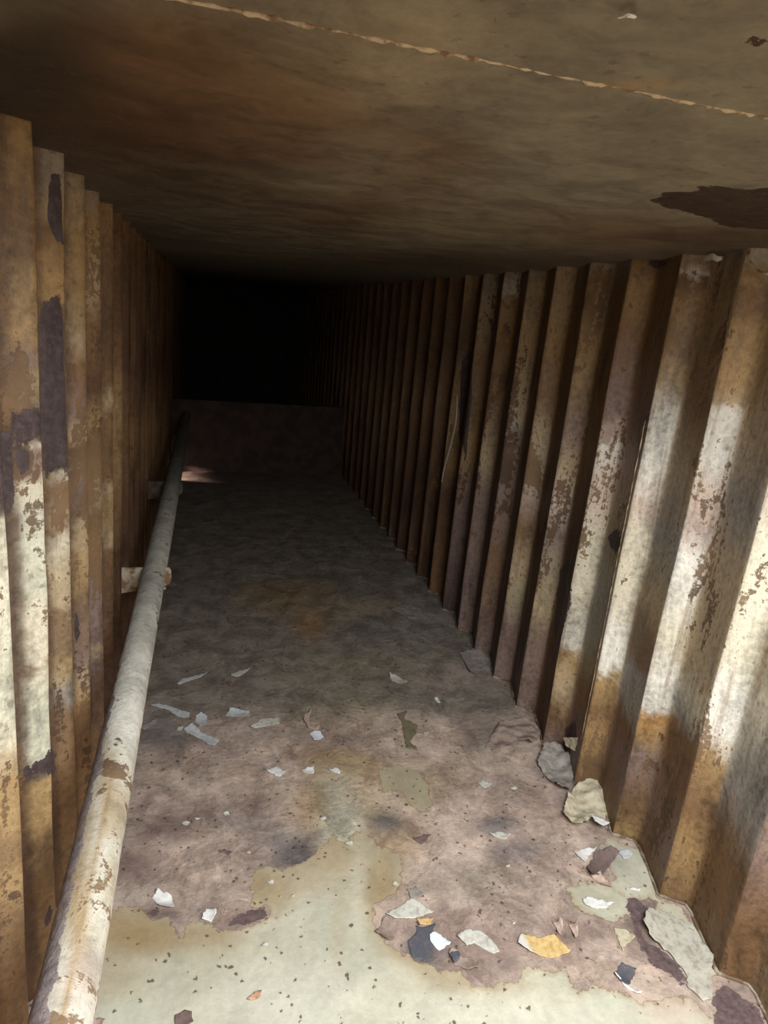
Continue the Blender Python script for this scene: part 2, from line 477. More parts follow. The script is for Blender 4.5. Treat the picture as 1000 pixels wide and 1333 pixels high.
def base_right(P, wob):
    n = len(P)
    z = P[:, 2] + wob * .18
    c = np.tile(np.array(PAL['tan']), (n, 1))
    w = smooth(.30, .62, z)[:, None] * smooth(1.45, 1.05, z)[:, None]
    c = c * (1 - w * .55) + np.array(PAL['cream']) * w * .55
    w = smooth(.42, .14, z)[:, None]; c = c * (1 - w * .55) + np.array(PAL['brown']) * w * .55
    # beyond the second metre the paint is mostly rusted through low down
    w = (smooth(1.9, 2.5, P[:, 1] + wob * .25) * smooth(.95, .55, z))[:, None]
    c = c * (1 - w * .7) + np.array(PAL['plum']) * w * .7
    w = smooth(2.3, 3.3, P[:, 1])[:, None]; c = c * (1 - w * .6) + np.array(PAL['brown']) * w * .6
    return c


def base_left(P, wob):
    n = len(P)
    z = P[:, 2] + wob * .15
    c = np.tile(np.array(PAL['tan']), (n, 1))
    w = smooth(.35, .6, z)[:, None] * smooth(1.1, .85, z)[:, None]
    c = c * (1 - w * .7) + np.array(PAL['cream']) * w * .7
    w = smooth(.50, .25, z)[:, None]; c = c * (1 - w * .55) + np.array(PAL['ochre']) * w * .55
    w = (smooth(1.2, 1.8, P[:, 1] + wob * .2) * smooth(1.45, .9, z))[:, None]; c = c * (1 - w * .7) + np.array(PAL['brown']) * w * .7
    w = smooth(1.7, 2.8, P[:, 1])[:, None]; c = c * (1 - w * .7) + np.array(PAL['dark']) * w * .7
    return c


right_blobs = [
    (905, 400, 36, 60, 'ochre', .6), (880, 540, 24, 75, 'white', .95), (850, 670, 24, 70, 'white', .5), (935, 590, 26, 65, 'white', .85), (915, 690, 26, 70, 'pink', .45),
    (905, 850, 30, 80, 'cream', .6), (870, 890, 22, 34, 'white', .95), (810, 830, 26, 46, 'white', .75), (765, 780, 20, 50, 'cream', .8), (785, 640, 22, 55, 'pink', .5),
    (815, 470, 30, 60, 'brown', .65), (800, 520, 24, 24, 'mauve', .5), (850, 950, 28, 26, 'orange', .8), (890, 960, 30, 45, 'brown', .75), (830, 985, 40, 60, 'mauve', .3),
    (960, 420, 40, 60, 'ochre', .7), (985, 330, 16, 22, 'white', .7), (905, 345, 26, 14, 'grey', .6), (945, 900, 26, 60, 'white', .55), (960, 960, 40, 60, 'grey', .35),
    (985, 760, 26, 120, 'cream', .7), (900, 1080, 60, 80, 'brown', .55), (790, 960, 40, 60, 'brown', .55), (820, 1030, 40, 60, 'brown', .6), (960, 1180, 60, 90, 'brown', .6),
    (985, 1070, 26, 50, 'tan', .7), (720, 690, 16, 22, 'plum', .7), (715, 800, 20, 60, 'olive', .4), (730, 900, 20, 60, 'brown', .6), (710, 560, 16, 50, 'tan', .5),
    (745, 400, 22, 60, 'ochre', .55), (690, 400, 18, 60, 'ochre', .45), (670, 370, 16, 20, 'grey', .7), (632, 430, 14, 90, 'ochre', .4), (600, 560, 12, 60, 'ochre', .4),
    (560, 480, 30, 80, 'dark', .5), (520, 480, 40, 120, 'dark', .5), (660, 640, 10, 50, 'mauve', .5), (640, 720, 10, 40, 'olive', .4), (660, 860, 24, 70, 'plum', .6),
    (820, 370, 14, 40, 'ochre', .7), (770, 370, 14, 24, 'dark', .5), (860, 420, 20, 60, 'brown', .5), (925, 480, 14, 120, 'brown', .45), (745, 720, 12, 100, 'dark', .5),
    (800, 700, 12, 30, 'brown', .8), (930, 700, 20, 90, 'olive', .5), (880, 780, 12, 80, 'tan', .4)]
right_bare = [[(845, 340), (862, 338), (868, 344), (858, 350)], [(893, 455), (905, 440), (900, 470), (895, 480)], [(730, 740), (742, 730), (745, 790), (728, 850), (722, 820)],
              [(601, 470), (614, 450), (616, 520), (606, 600), (598, 560)], [(792, 700), (806, 690), (808, 708), (800, 716)], [(735, 950), (752, 935), (752, 960), (742, 985)]]
right_rust = [(760, 480, 60, 160, .40), (900, 420, 60, 90, .42), (720, 620, 70, 150, .42), (640, 560, 70, 200, .42), (850, 990, 120, 60, .40), (930, 700, 30, 200, .35), (900, 1150, 120, 120, .3)]

left_blobs = [
    (36, 220, 10, 60, 'tan', .6), (10, 250, 12, 120, 'ochre', .6), (30, 310, 22, 50, 'ochre', .6), (30, 400, 22, 60, 'tan', .6), (70, 190, 16, 30, 'grey', .6), (100, 220, 16, 26, 'grey', .5),
    (70, 330, 16, 40, 'ochre', .6), (100, 330, 14, 70, 'ochre', .35), (70, 480, 16, 90, 'bare', .8), (30, 520, 26, 40, 'brown', .7), (30, 545, 24, 25, 'bare', .5),
    (38, 700, 22, 80, 'green', .85), (8, 760, 14, 110, 'cream', .8), (8, 900, 16, 80, 'cream', .7), (45, 800, 20, 70, 'cream', .8), (45, 930, 20, 50, 'green', .7),
    (12, 1010, 20, 40, 'ochre', .5), (20, 1140, 40, 110, 'brown', .4), (52, 1070, 18, 70, 'ochre', .7), (82, 850, 16, 60, 'tan', .5), (78, 700, 14, 90, 'cream', .55),
    (76, 790, 14, 40, 'ochre', .4), (92, 930, 14, 70, 'brown', .6), (90, 1060, 16, 90, 'brown', .55), (104, 740, 12, 30, 'tan', .7), (104, 660, 14, 30, 'brown', .7), (106, 580, 12, 40, 'tan', .45),
    (110, 850, 14, 60, 'brown', .7), (135, 860, 20, 110, 'plum', .6), (140, 420, 30, 90, 'brown', .5), (125, 480, 30, 60, 'brown', .6), (170, 480, 30, 160, 'dark', .5), (138, 690, 8, 30, 'tan', .6),
    (150, 520, 10, 40, 'tan', .4), (4, 620, 12, 60, 'bare', .6), (6, 480, 12, 60, 'tan', .6)]
left_bare = [[(50, 415), (57, 398), (70, 392), (80, 400), (84, 520), (88, 614), (58, 617), (53, 540)], [(-6, 560), (13, 570), (19, 672), (9, 668), (-6, 684)],
             [(30, 997), (52, 990), (68, 974), (72, 1006), (50, 1006), (34, 1016)], [(64, 231), (79, 231), (82, 330), (74, 312), (61, 296)],
             [(16, 540), (54, 530), (57, 572), (18, 574)], [(24, 590), (36, 585), (38, 606), (25, 612)], [(96, 790), (104, 800), (104, 840), (96, 836)], [(56, 1195), (66, 1180), (68, 1195), (58, 1205)]]
left_rust = [(28, 500, 26, 60, .85), (34, 600, 22, 26, .8), (40, 660, 20, 50, .5), (75, 650, 18, 50, .78), (105, 620, 16, 80, .75), (125, 640, 16, 120, .65), (80, 860, 20, 80, .45), (4, 520, 10, 60, .55), (8, 800, 16, 140, .42), (60, 440, 30, 40, .4), (45, 800, 20, 120, .30), (95, 760, 14, 120, .5), (15, 1020, 24, 60, .5), (40, 1160, 40, 120, .3)]

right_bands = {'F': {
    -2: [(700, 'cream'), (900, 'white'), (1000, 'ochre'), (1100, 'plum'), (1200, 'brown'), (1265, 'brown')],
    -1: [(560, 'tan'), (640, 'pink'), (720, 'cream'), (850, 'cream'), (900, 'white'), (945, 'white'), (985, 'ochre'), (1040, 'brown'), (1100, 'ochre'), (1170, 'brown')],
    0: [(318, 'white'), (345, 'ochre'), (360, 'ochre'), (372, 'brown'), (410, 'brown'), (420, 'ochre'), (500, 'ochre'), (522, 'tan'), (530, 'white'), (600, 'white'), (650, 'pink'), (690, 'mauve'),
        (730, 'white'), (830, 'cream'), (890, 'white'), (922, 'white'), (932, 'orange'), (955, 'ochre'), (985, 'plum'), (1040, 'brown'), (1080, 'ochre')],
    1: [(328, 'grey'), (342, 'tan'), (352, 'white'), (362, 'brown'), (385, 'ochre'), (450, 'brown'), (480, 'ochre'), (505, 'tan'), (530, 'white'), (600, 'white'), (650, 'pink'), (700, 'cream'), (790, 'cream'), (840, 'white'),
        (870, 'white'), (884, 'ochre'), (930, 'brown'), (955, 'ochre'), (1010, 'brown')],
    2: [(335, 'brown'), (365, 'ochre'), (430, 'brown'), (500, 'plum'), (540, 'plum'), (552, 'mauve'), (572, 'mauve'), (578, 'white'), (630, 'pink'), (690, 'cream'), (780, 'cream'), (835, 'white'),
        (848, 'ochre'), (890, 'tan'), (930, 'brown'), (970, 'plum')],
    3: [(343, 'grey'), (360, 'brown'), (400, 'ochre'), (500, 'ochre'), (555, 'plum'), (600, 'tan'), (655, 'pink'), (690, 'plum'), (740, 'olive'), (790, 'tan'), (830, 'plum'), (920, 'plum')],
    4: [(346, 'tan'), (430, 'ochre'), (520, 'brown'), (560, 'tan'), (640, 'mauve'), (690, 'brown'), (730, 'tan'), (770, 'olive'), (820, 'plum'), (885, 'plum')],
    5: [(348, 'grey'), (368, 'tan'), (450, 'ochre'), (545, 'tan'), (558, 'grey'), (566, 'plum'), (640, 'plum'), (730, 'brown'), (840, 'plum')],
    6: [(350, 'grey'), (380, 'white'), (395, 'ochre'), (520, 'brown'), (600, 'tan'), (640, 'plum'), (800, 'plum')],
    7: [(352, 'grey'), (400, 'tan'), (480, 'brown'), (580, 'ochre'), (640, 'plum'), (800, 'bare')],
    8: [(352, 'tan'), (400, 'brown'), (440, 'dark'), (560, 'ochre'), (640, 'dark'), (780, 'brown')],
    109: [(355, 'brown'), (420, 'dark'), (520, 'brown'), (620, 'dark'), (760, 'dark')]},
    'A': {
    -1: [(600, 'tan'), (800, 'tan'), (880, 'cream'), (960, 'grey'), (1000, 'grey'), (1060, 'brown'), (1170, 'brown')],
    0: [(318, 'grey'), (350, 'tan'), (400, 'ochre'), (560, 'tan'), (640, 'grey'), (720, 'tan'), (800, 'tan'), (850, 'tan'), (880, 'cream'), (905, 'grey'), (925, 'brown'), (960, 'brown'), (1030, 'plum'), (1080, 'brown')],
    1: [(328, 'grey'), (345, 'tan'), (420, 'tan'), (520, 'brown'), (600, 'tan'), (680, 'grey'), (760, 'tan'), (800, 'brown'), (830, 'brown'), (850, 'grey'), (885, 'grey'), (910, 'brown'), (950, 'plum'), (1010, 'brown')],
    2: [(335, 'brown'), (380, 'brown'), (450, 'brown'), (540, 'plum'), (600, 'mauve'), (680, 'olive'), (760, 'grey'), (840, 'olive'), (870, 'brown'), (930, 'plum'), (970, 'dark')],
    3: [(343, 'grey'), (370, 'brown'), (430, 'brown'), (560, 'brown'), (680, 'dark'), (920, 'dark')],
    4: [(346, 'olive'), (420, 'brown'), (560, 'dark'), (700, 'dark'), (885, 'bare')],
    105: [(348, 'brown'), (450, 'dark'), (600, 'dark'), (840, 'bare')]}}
left_bands = {'F': {
    -3: [(600, 'cream'), (900, 'cream'), (1000, 'tan'), (1080, 'brown'), (1300, 'brown')],
    -2: [(380, 'ochre'), (440, 'tan'), (480, 'cream'), (520, 'plum'), (545, 'cream'), (560, 'bare'), (674, 'bare'), (682, 'cream'), (715, 'cream'), (740, 'cream'), (900, 'green'), (960, 'cream'), (990, 'tan'),
         (1010, 'ochre'), (1060, 'ochre'), (1100, 'brown'), (1140, 'ochre'), (1180, 'brown'), (1333, 'brown')],
    -1: [(157, 'dark'), (166, 'ochre'), (200, 'ochre'), (260, 'brown'), (340, 'brown'), (352, 'ochre'), (405, 'ochre'), (430, 'ochre'), (470, 'plum'), (500, 'tan'), (530, 'bare'), (573, 'bare'), (578, 'cream'), (590, 'plum'), (612, 'plum'),
         (622, 'cream'), (690, 'green'), (760, 'green'), (800, 'cream'), (862, 'cream'), (868, 'brown'), (874, 'cream'), (920, 'green'), (985, 'green'), (992, 'bare'), (1008, 'bare'), (1014, 'ochre'), (1060, 'ochre'), (1110, 'brown'), (1200, 'brown')],
    0: [(185, 'grey'), (225, 'grey'), (260, 'tan'), (300, 'brown'), (340, 'ochre'), (392, 'ochre'), (400, 'bare'), (612, 'bare'), (618, 'cream'), (640, 'brown'), (660, 'tan'), (685, 'brown'), (700, 'cream'), (740, 'tan'), (790, 'tan'),
        (800, 'brown'), (845, 'brown'), (860, 'ochre'), (890, 'tan'), (905, 'grey'), (920, 'brown'), (1000, 'brown'), (1100, 'brown')],
    1: [(215, 'grey'), (255, 'tan'), (300, 'ochre'), (380, 'ochre'), (440, 'tan'), (480, 'brown'), (540, 'plum'), (565, 'tan'), (590, 'brown'), (610, 'tan'), (640, 'plum'), (675, 'brown'), (682, 'tan'), (740, 'ochre'), (770, 'brown'), (860, 'plum'),
        (885, 'tan'), (915, 'ochre'), (925, 'brown'), (1050, 'brown')],
    2: [(238, 'grey'), (290, 'ochre'), (380, 'tan'), (420, 'brown'), (500, 'dark'), (550, 'ochre'), (580, 'brown'), (640, 'tan'), (670, 'brown'), (710, 'ochre'), (760, 'plum'), (830, 'plum'), (840, 'tan'), (855, 'plum'), (980, 'brown')],
    3: [(255, 'ochre'), (330, 'brown'), (420, 'dark'), (500, 'brown'), (520, 'tan'), (535, 'brown'), (620, 'brown'), (640, 'tan'), (660, 'ochre'), (700, 'tan'), (720, 'brown'), (900, 'dark')],
    4: [(270, 'brown'), (400, 'dark'), (480, 'brown'), (560, 'ochre'), (640, 'brown'), (720, 'dark')],
    105: [(290, 'brown'), (350, 'dark'), (480, 'dark'), (560, 'brown'), (640, 'dark')]}}
wm = coated('wall_paint', .30, .35, PAL['bare'], .016, .56, .95, .5, streak=.5)
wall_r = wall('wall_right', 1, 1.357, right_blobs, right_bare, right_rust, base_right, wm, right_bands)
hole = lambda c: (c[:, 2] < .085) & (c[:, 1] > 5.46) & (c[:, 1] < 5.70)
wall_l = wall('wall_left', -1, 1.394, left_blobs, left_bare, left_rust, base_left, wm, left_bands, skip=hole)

# ------------------------------------------------------------------ ceiling
ysc = np.array(seg(YB, .45, .06) + seg(.45, 2.6, .012) + seg(2.6, 6.0, .05) + seg(6.0, YE + .1, .2)); xsc = np.array(seg(-.40, 1.32, .012))
GX, GY = np.meshgrid(xsc, ysc, indexing='ij')
P = np.stack([GX.ravel(), GY.ravel(), np.full(GX.size, H)], 1)
P[:, 2] += (fbm(P, 1.6, 3, 8) - .5) * .012
U, V, ZC = pix(P); fr = ZC > .2
U = np.where(fr, U, -9999)
wu = (fbm(P, 4, 4, 1) - .5) * 2; wv = (fbm(P, 4, 4, 19) - .5) * 2
col = np.tile(np.array((.225, .20, .145)), (len(P), 1))  # blobs below take the coat to near black towards the left
blobs(U, V, col, [(100, 90, 330, 140, 'dark', .6), (90, 80, 230, 90, 'black', .9), (40, 170, 160, 40, 'black', .7), (230, 210, 160, 50, 'black', .5), (330, 150, 200, 60, 'brown', .4), (300, 270, 220, 50, 'dark', .5), (480, 280, 160, 50, 'brown', .3), (250, 60, 130, 70, 'brown', .75), (330, 160, 170, 60, 'brown', .55), (560, 200, 70, 40, 'brown', .5), (500, 60, 120, 60, 'tan', .4),
                  (180, 180, 140, 50, 'dark', .75), (420, 240, 60, 16, 'olive', .5), (440, 290, 40, 14, 'dark', .5), (780, 300, 160, 24, 'brown', .55), (960, 315, 120, 22, 'dark', .7),
                  (600, 300, 120, 20, 'olive', .4), (830, 110, 60, 8, 'ochre', .4), (380, 100, 80, 40, 'brown', .4), (620, 340, 200, 16, 'dark', .6)], wu, wv)
bare = np.full(len(P), -1.0)
for pl in ([(846, 262), (870, 252), (912, 250), (914, 243), (965, 243), (975, 247), (1010, 243), (1010, 300), (955, 296), (930, 288), (905, 278), (870, 272)],
           [(970, 55), (981, 52), (977, 57)], [(912, 92), (918, 91), (915, 96)], [(895, 31), (901, 30), (899, 34)]):
    bare = np.maximum(bare, sdf(P[:, :2], [onz(u, v, H)[:2] for u, v in pl]))
bare = np.where(fr, bare, -1)
me = grid_mesh('ceiling', P, len(xsc), len(ysc), flip=True, skip=lambda c: (c[:, 0] > .10) & (c[:, 0] < 1.0) & (c[:, 1] > -.50) & (c[:, 1] < .40))
attrs(me, col, bare, np.full(len(P), -.8))
ceil_o = structure(link('ceiling', me, coated('ceiling_paint', 1, .35, (.045, .027, .016), .012, .66, .45, .14)))


def tube(name, pts, rad, mat, parent=None, n=8, smooth_=True):
    pts = np.asarray(pts, float); rad = np.broadcast_to(np.asarray(rad, float), (len(pts),))
    bm = bmesh.new(); rings = []
    for i, p in enumerate(pts):
        d = pts[min(i + 1, len(pts) - 1)] - pts[max(i - 1, 0)]; d = d / (np.linalg.norm(d) + 1e-9)
        a = np.cross(d, (0, 0, 1.0)) if abs(d[2]) < .9 else np.cross(d, (1.0, 0, 0)); a /= np.linalg.norm(a); b = np.cross(d, a)
        rings.append([bm.verts.new(p + rad[i] * (math.cos(q) * a + math.sin(q) * b)) for q in np.linspace(0, 2 * math.pi, n, endpoint=False)])
    for r0, r1 in zip(rings, rings[1:]):
        for k in range(n): bm.faces.new((r0[k], r0[(k + 1) % n], r1[(k + 1) % n], r1[k]))
    bm.faces.new(rings[0][::-1]); bm.faces.new(rings[-1])
    bmesh.ops.recalc_face_normals(bm, faces=bm.faces)
    me = bpy.data.meshes.new(name); bm.to_mesh(me); bm.free()
    me.polygons.foreach_set('use_smooth', [smooth_] * len(me.polygons))
    return link(name, me, mat, parent)


weld_m = flat_mat('weld_bead', (.52, .42, .28), (.17, .09, .045), .5, 45, .46, .62, .6, .004)
pts = []
for i in range(230):
    x = -.34 + 1.6 * i / 229
    pts.append((x, .632 - .024 * (x - .1) * .6 + random.uniform(-.0014, .0014), H - .001))
tube('weld_seam', pts, [max(.0004, .0018 + random.uniform(-.0016, .0014)) for _ in pts], weld_m, ceil_o)

# ------------------------------------------------------------------ low bulkhead across the far end, and the dark beyond
def boxmesh(name, lo, hi, mat, parent=None, bevel=.004):
    bm = bmesh.new(); bmesh.ops.create_cube(bm, size=1)
    lo = np.array(lo, float); hi = np.array(hi, float)
    for v in bm.verts: v.co = Vector((lo + hi) / 2 + (hi - lo) * np.array(v.co))
    bmesh.ops.bevel(bm, geom=list(bm.edges), offset=bevel, segments=2, affect='EDGES')
    me = bpy.data.meshes.new(name); bm.to_mesh(me); bm.free()
    return link(name, me, mat, parent)


low_m = flat_mat('rusted_plate', (.078, .046, .040), (.045, .028, .026), .75, 9, .4, .62, .5, .006)
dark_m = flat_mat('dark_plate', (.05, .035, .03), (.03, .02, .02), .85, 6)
rear = structure(boxmesh('trim_1', (XL - .04, YS, 0), (XR, YS + .012, .613), low_m, None, .003))
boxmesh('top_flange', (XL - .03, YS - .002, .612), (XR, YS + .05, .622), low_m, rear, .003)
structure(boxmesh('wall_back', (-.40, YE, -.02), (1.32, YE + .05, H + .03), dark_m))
# end plate behind the camera; the daylight comes down through a hatch in the ceiling just in front of it
structure(boxmesh('wall_front', (-.40, YB - .06, 0), (1.32, YB - .02, H), flat_mat('end_plate', PAL['tan'], PAL['brown'], .6, 6)))

# ------------------------------------------------------------------ weld fillet along the foot of the right wall
fil_m = flat_mat('fillet_paint', (.42, .37, .28), (.17, .11, .07), .6, 22, .40, .56, .6, .004)
pts = []
for k in range(-2, 18):
    yr = 1.357 + k * PITCH
    for t, s in list(zip(T, S))[::2][::-1]:
        pts.append((XR + s - .003 + random.uniform(-.0015, .0015), yr - t, .002 + random.uniform(0, .002)))
tube('weld_fillet', pts, [.0042 + random.uniform(-.0018, .0022) for _ in pts], fil_m, wall_r, 6)
# thin standing lap seam on one fold
pts = []
for i in range(40):
    f = i / 39; u = 840 + (757 - 840) * f; v = 548 + (962 - 548) * f
    q = onx(u, v, XR + .003); pts.append((q[0] + random.uniform(-.001, .001), q[1], q[2]))
tube('lap_seam', pts, [.0017 + random.uniform(-.0008, .0007) for _ in pts], flat_mat('lap_paint', (.50, .40, .27), (.2, .13, .07), .5, 30, .4, .6), wall_r, 6)

pts = [onx(u, v, XR - .001) for u, v in ((977, 319), (975, 330), (977, 341), (983, 350), (992, 355), (1003, 357))]
pp = []
for a_, b_ in zip(pts, pts[1:]):
    for k in range(5): pp.append(a_ + (b_ - a_) * k / 5)
tube('weld_bead', pp, [.003 + random.uniform(-.001, .001) for _ in pp], weld_m, wall_r, 6)

# ------------------------------------------------------------------ pipe on its brackets
pr = .0415
p0 = np.array([-.186, -.55, .485]); p1 = np.array([-.160, YS, .485])
nu, nv = 300, 33
ts = np.linspace(0, 1, nu) ** 1.5
an = np.linspace(0, 2 * math.pi, nv)
A, B = np.meshgrid(ts, an, indexing='ij')
A = A.ravel(); B = B.ravel()
C = p0 + (p1 - p0) * A[:, None]
P = C + pr * np.stack([np.cos(B), 0 * B, np.sin(B)], 1)
P += (fbm(P, 30, 3, 4) - .5)[:, None] * .0025 * np.stack([np.cos(B), 0 * B, np.sin(B)], 1)
U, V, ZC = pix(P); fr = ZC > .25
U = np.where(fr, U, -9999)
nn = fbm(P * np.array([1, .5, 1]), 18, 4, 77) * 2 - 1
col = np.tile(np.array((.66, .645, .57)), (len(P), 1))
ang = B % (2 * math.pi)
yy = P[:, 1]
# cleaner crown far along, ochre bloom nearer, left flank worn to bare metal
wob_ = (fbm(P, 9, 4, 31) - .5) * 2
blobs(U, V, col, [(165, 930, 60, 70, 'white', .6), (150, 1000, 40, 40, 'cream', .5), (100, 1180, 60, 120, 'cream', .6), (150, 1060, 18, 40, 'tan', .85), (100, 1160, 16, 90, 'ochre', .75),
                  (112, 1260, 18, 34, 'plum', .6), (85, 1290, 36, 50, 'pink', .5), (200, 760, 30, 30, 'grey', .4), (135, 1010, 12, 50, 'ochre', .6), (110, 1090, 16, 60, 'tan', .6)], wob_, nn)
w = np.exp(-((np.degrees(ang) - 77 + wob_ * 5) / 6) ** 2) * smooth(1.35, 1.0, yy) * smooth(-.5, .25, nn + .2)
col = col * (1 - .75 * w[:, None]) + np.array(PAL['ochre']) * .75 * w[:, None]
w = smooth(.15, .55, nn + wob_ * .5) * smooth(1.4, .95, yy) * .55
col = col * (1 - w[:, None]) + np.array(PAL['tan']) * w[:, None]
w = smooth(2.5, 4.2, yy + nn * .3) * .8  # fade into the dark painted into the far coat
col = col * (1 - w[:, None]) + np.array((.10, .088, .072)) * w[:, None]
flank = (ang - np.radians(np.clip(104 + (yy - .68) * 36, 96, 175))) * pr * np.where((ang > math.radians(100)) & (ang < math.radians(250)), 1, 0) - np.where((ang > math.radians(100)) & (ang < math.radians(250)), 0, .05)
under = (math.radians(30) - np.abs(ang - math.radians(265))) * pr
bare = flank
bare = np.maximum(bare, np.where(yy < 3, under - .01, -.05))
me = grid_mesh('pipe_barrel', P, nu, nv, flip=True)
rust = np.where(yy < .95, .40, np.where(yy < 1.3, .28, .05))
attrs(me, col, bare, rust)
pipe = bpy.data.objects.new('pipe', None); COL.objects.link(pipe)
link('pipe_barrel', me, coated('pipe_paint', 1, .25, (.27, .225, .22), .010, .5, .5, .5), pipe)
bk_m = flat_mat('bracket_paint', (.46, .40, .30), (.20, .11, .06), .65, 22, .44, .6, .5, .005)


def bracket(y, mat_):
    bm = bmesh.new(); n = 5
    prof_ = [(-.315, .40), (-.135, .432), (-.122, .438), (-.116, .455), (-.116, .490), (-.122, .502), (-.315, .503)]
    # front plate notched around the pipe, with a foot plate turned back
    vs = [bm.verts.new((x, 0, z)) for x, z in prof_]
    f = bm.faces.new(vs)
    r = bmesh.ops.extrude_face_region(bm, geom=[f])
    for v in [g for g in r['geom'] if isinstance(g, bmesh.types.BMVert)]: v.co.y += .010
    r = bmesh.ops.create_cube(bm, size=1)
    for v in r['verts']: v.co = Vector((-.225 + v.co.x * .18, .035 + v.co.y * .06, .418 + v.co.z * .008))
    bmesh.ops.recalc_face_normals(bm, faces=bm.faces)
    bmesh.ops.bevel(bm, geom=list(bm.edges), offset=.0018, segments=2, affect='EDGES')
    for v in bm.verts: v.co.y += y
    me = bpy.data.meshes.new('pipe_bracket'); bm.to_mesh(me); bm.free()
    return link('pipe_bracket', me, mat_, pipe)


bracket(2.30, bk_m)
bracket(3.50, flat_mat('bracket_dim', (.13, .10, .08), (.07, .045, .03), .7, 22, .44, .6, .5, .005))  # far bracket: its dimness is put into a darker colour
tag(pipe, 'long cream painted steel pipe running along the left wall on brackets', 'pipe')

# ------------------------------------------------------------------ loose paint flakes
FM = {}


def fmat(k):
    if k not in FM:
        d = dict(white=((.86, .87, .86), (.70, .69, .64)), ice=((.80, .86, .92), (.72, .78, .84)), pale=((.66, .66, .60), (.46, .43, .36)), cool=((.62, .66, .68), (.48, .48, .47)),
                 cream=((.62, .57, .42), (.44, .36, .25)), amber=((.74, .50, .24), (.55, .33, .14)), yellow=((.74, .55, .25), (.55, .33, .12)), olive=((.23, .20, .13), (.16, .13, .09)), plum=((.21, .15, .14), (.15, .10, .09)),
                 slate=((.10, .105, .13), (.15, .13, .14)), pink=((.58, .44, .37), (.40, .28, .22)), grey=((.36, .33, .30), (.24, .20, .18)), mauve=((.36, .28, .24), (.26, .19, .16)),
                 sheet=((.56, .54, .46), (.36, .31, .26)), orange=((.62, .36, .24), (.35, .22, .18)))[k]
        FM[k] = flat_mat('flake_' + k, d[0], d[1], .5, 70, .44, .70, .2, .001)
        if k == 'yellow':          # one end of this flake has kept its white coat
            nt = FM[k].node_tree; b = nt.nodes['Principled BSDF']; src = b.inputs['Base Color'].links[0].from_socket
            sx = N(nt, 'ShaderNodeSeparateXYZ'); nt.links.new(coords(nt), sx.inputs[0])
            nt.links.new(mix(nt, mrange(nt, sx.outputs[0], -.045, -.025, 1.0, 0.0), src, (.80, .78, .72)), b.inputs['Base Color'])
    return FM[k]


def flake(label, px, mat, curl=.010, axis=0.0, rough=.003, thick=.0012, name='paint_flake', cat='paint flake', z0=.0, group=None, fray_=.0025, nf=24, res=None):
    """a chip of paint lying on the floor: outline on the floor, interior grid, curled up along `axis` (deg), with its own thickness"""
    out = [np.array(onz(u, v, z0 + .002)[:2]) for u, v in px]
    # finer, ragged outline
    ring = []
    for i in range(len(out)):
        a = out[i]; b = out[(i + 1) % len(out)]; L = np.linalg.norm(b - a); k = max(2, int(L / .007))
        for j in range(k):
            p = a + (b - a) * j / k
            if j: p = p + np.array([random.uniform(-1, 1), random.uniform(-1, 1)]) * min(fray_, L * .12)
            ring.append(p)
    ring = np.array(ring); c = ring.mean(0)
    ext = ring.max(0) - ring.min(0); stp = res or max(.006, float(ext.max()) / 22)
    bm = bmesh.new()
    vs = [bm.verts.new((p[0], p[1], 0)) for p in ring]
    es = [bm.edges.new((vs[i], vs[(i + 1) % len(vs)])) for i in range(len(vs))]
    bmesh.ops.triangle_fill(bm, use_beauty=True, edges=es)
    for ax in (0, 1):
        lo, hi = ring[:, ax].min(), ring[:, ax].max()
        q = lo + stp
        while q < hi - stp * .3:
            co = [0, 0, 0]; co[ax] = q; no = [0, 0, 0]; no[ax] = 1
            bmesh.ops.bisect_plane(bm, geom=list(bm.verts) + list(bm.edges) + list(bm.faces), plane_co=co, plane_no=no)
            q += stp
    bmesh.ops.triangulate(bm, faces=bm.faces)
    P = np.array([v.co for v in bm.verts])
    th = math.radians(axis); d = np.array([math.cos(th), math.sin(th)])
    s = (P[:, :2] - c) @ d; rmax = max(abs(s).max(), 1e-4); s = s / rmax
    nz = fbm(np.concatenate([P[:, :2], np.zeros((len(P), 1))], 1), nf, 3, int(c[0] * 1000) & 255)
    h = curl * s * s + rough * nz
    h = h - h.min() + z0 + .0004
    n = len(P)
    for v, hh in zip(bm.verts, h): v.co.z = hh + thick
    top = list(bm.faces)
    r = bmesh.ops.duplicate(bm, geom=list(bm.verts) + list(bm.edges) + top)
    low = [g for g in r['geom'] if isinstance(g, bmesh.types.BMVert)]
    for v in low: v.co.z -= thick
    bmesh.ops.reverse_faces(bm, faces=[g for g in r['geom'] if isinstance(g, bmesh.types.BMFace)])
    be = [e for e in bm.edges if len(e.link_faces) == 1]
    try: bmesh.ops.bridge_loops(bm, edges=be)
    except Exception: pass
    bmesh.ops.recalc_face_normals(bm, faces=bm.faces)
    z = min(v.co.z for v in bm.verts)
    for v in bm.verts: v.co -= Vector((c[0], c[1], z0))
    me = bpy.data.meshes.new(name); bm.to_mesh(me); bm.free()
    me.polygons.foreach_set('use_smooth', [True] * len(me.polygons))
    o = link(name, me, fmat(mat)); o.location = (c[0], c[1], z0)
    tag(o, label, cat, group)
    return o


def crop(x0, y0, s, pts): return [(x0 + a / s, y0 + b / s) for a, b in pts]


c3 = lambda *p: crop(120, 840, 4, p)
c4 = lambda *p: crop(340, 840, 3.846, p)
c5 = lambda *p: crop(130, 1050, 4, p)
c6 = lambda *p: crop(480, 1140, 3.571, p)
c7 = lambda *p: crop(640, 900, 4.167, p)
c8 = lambda *p: crop(720, 1080, 3.571, p)

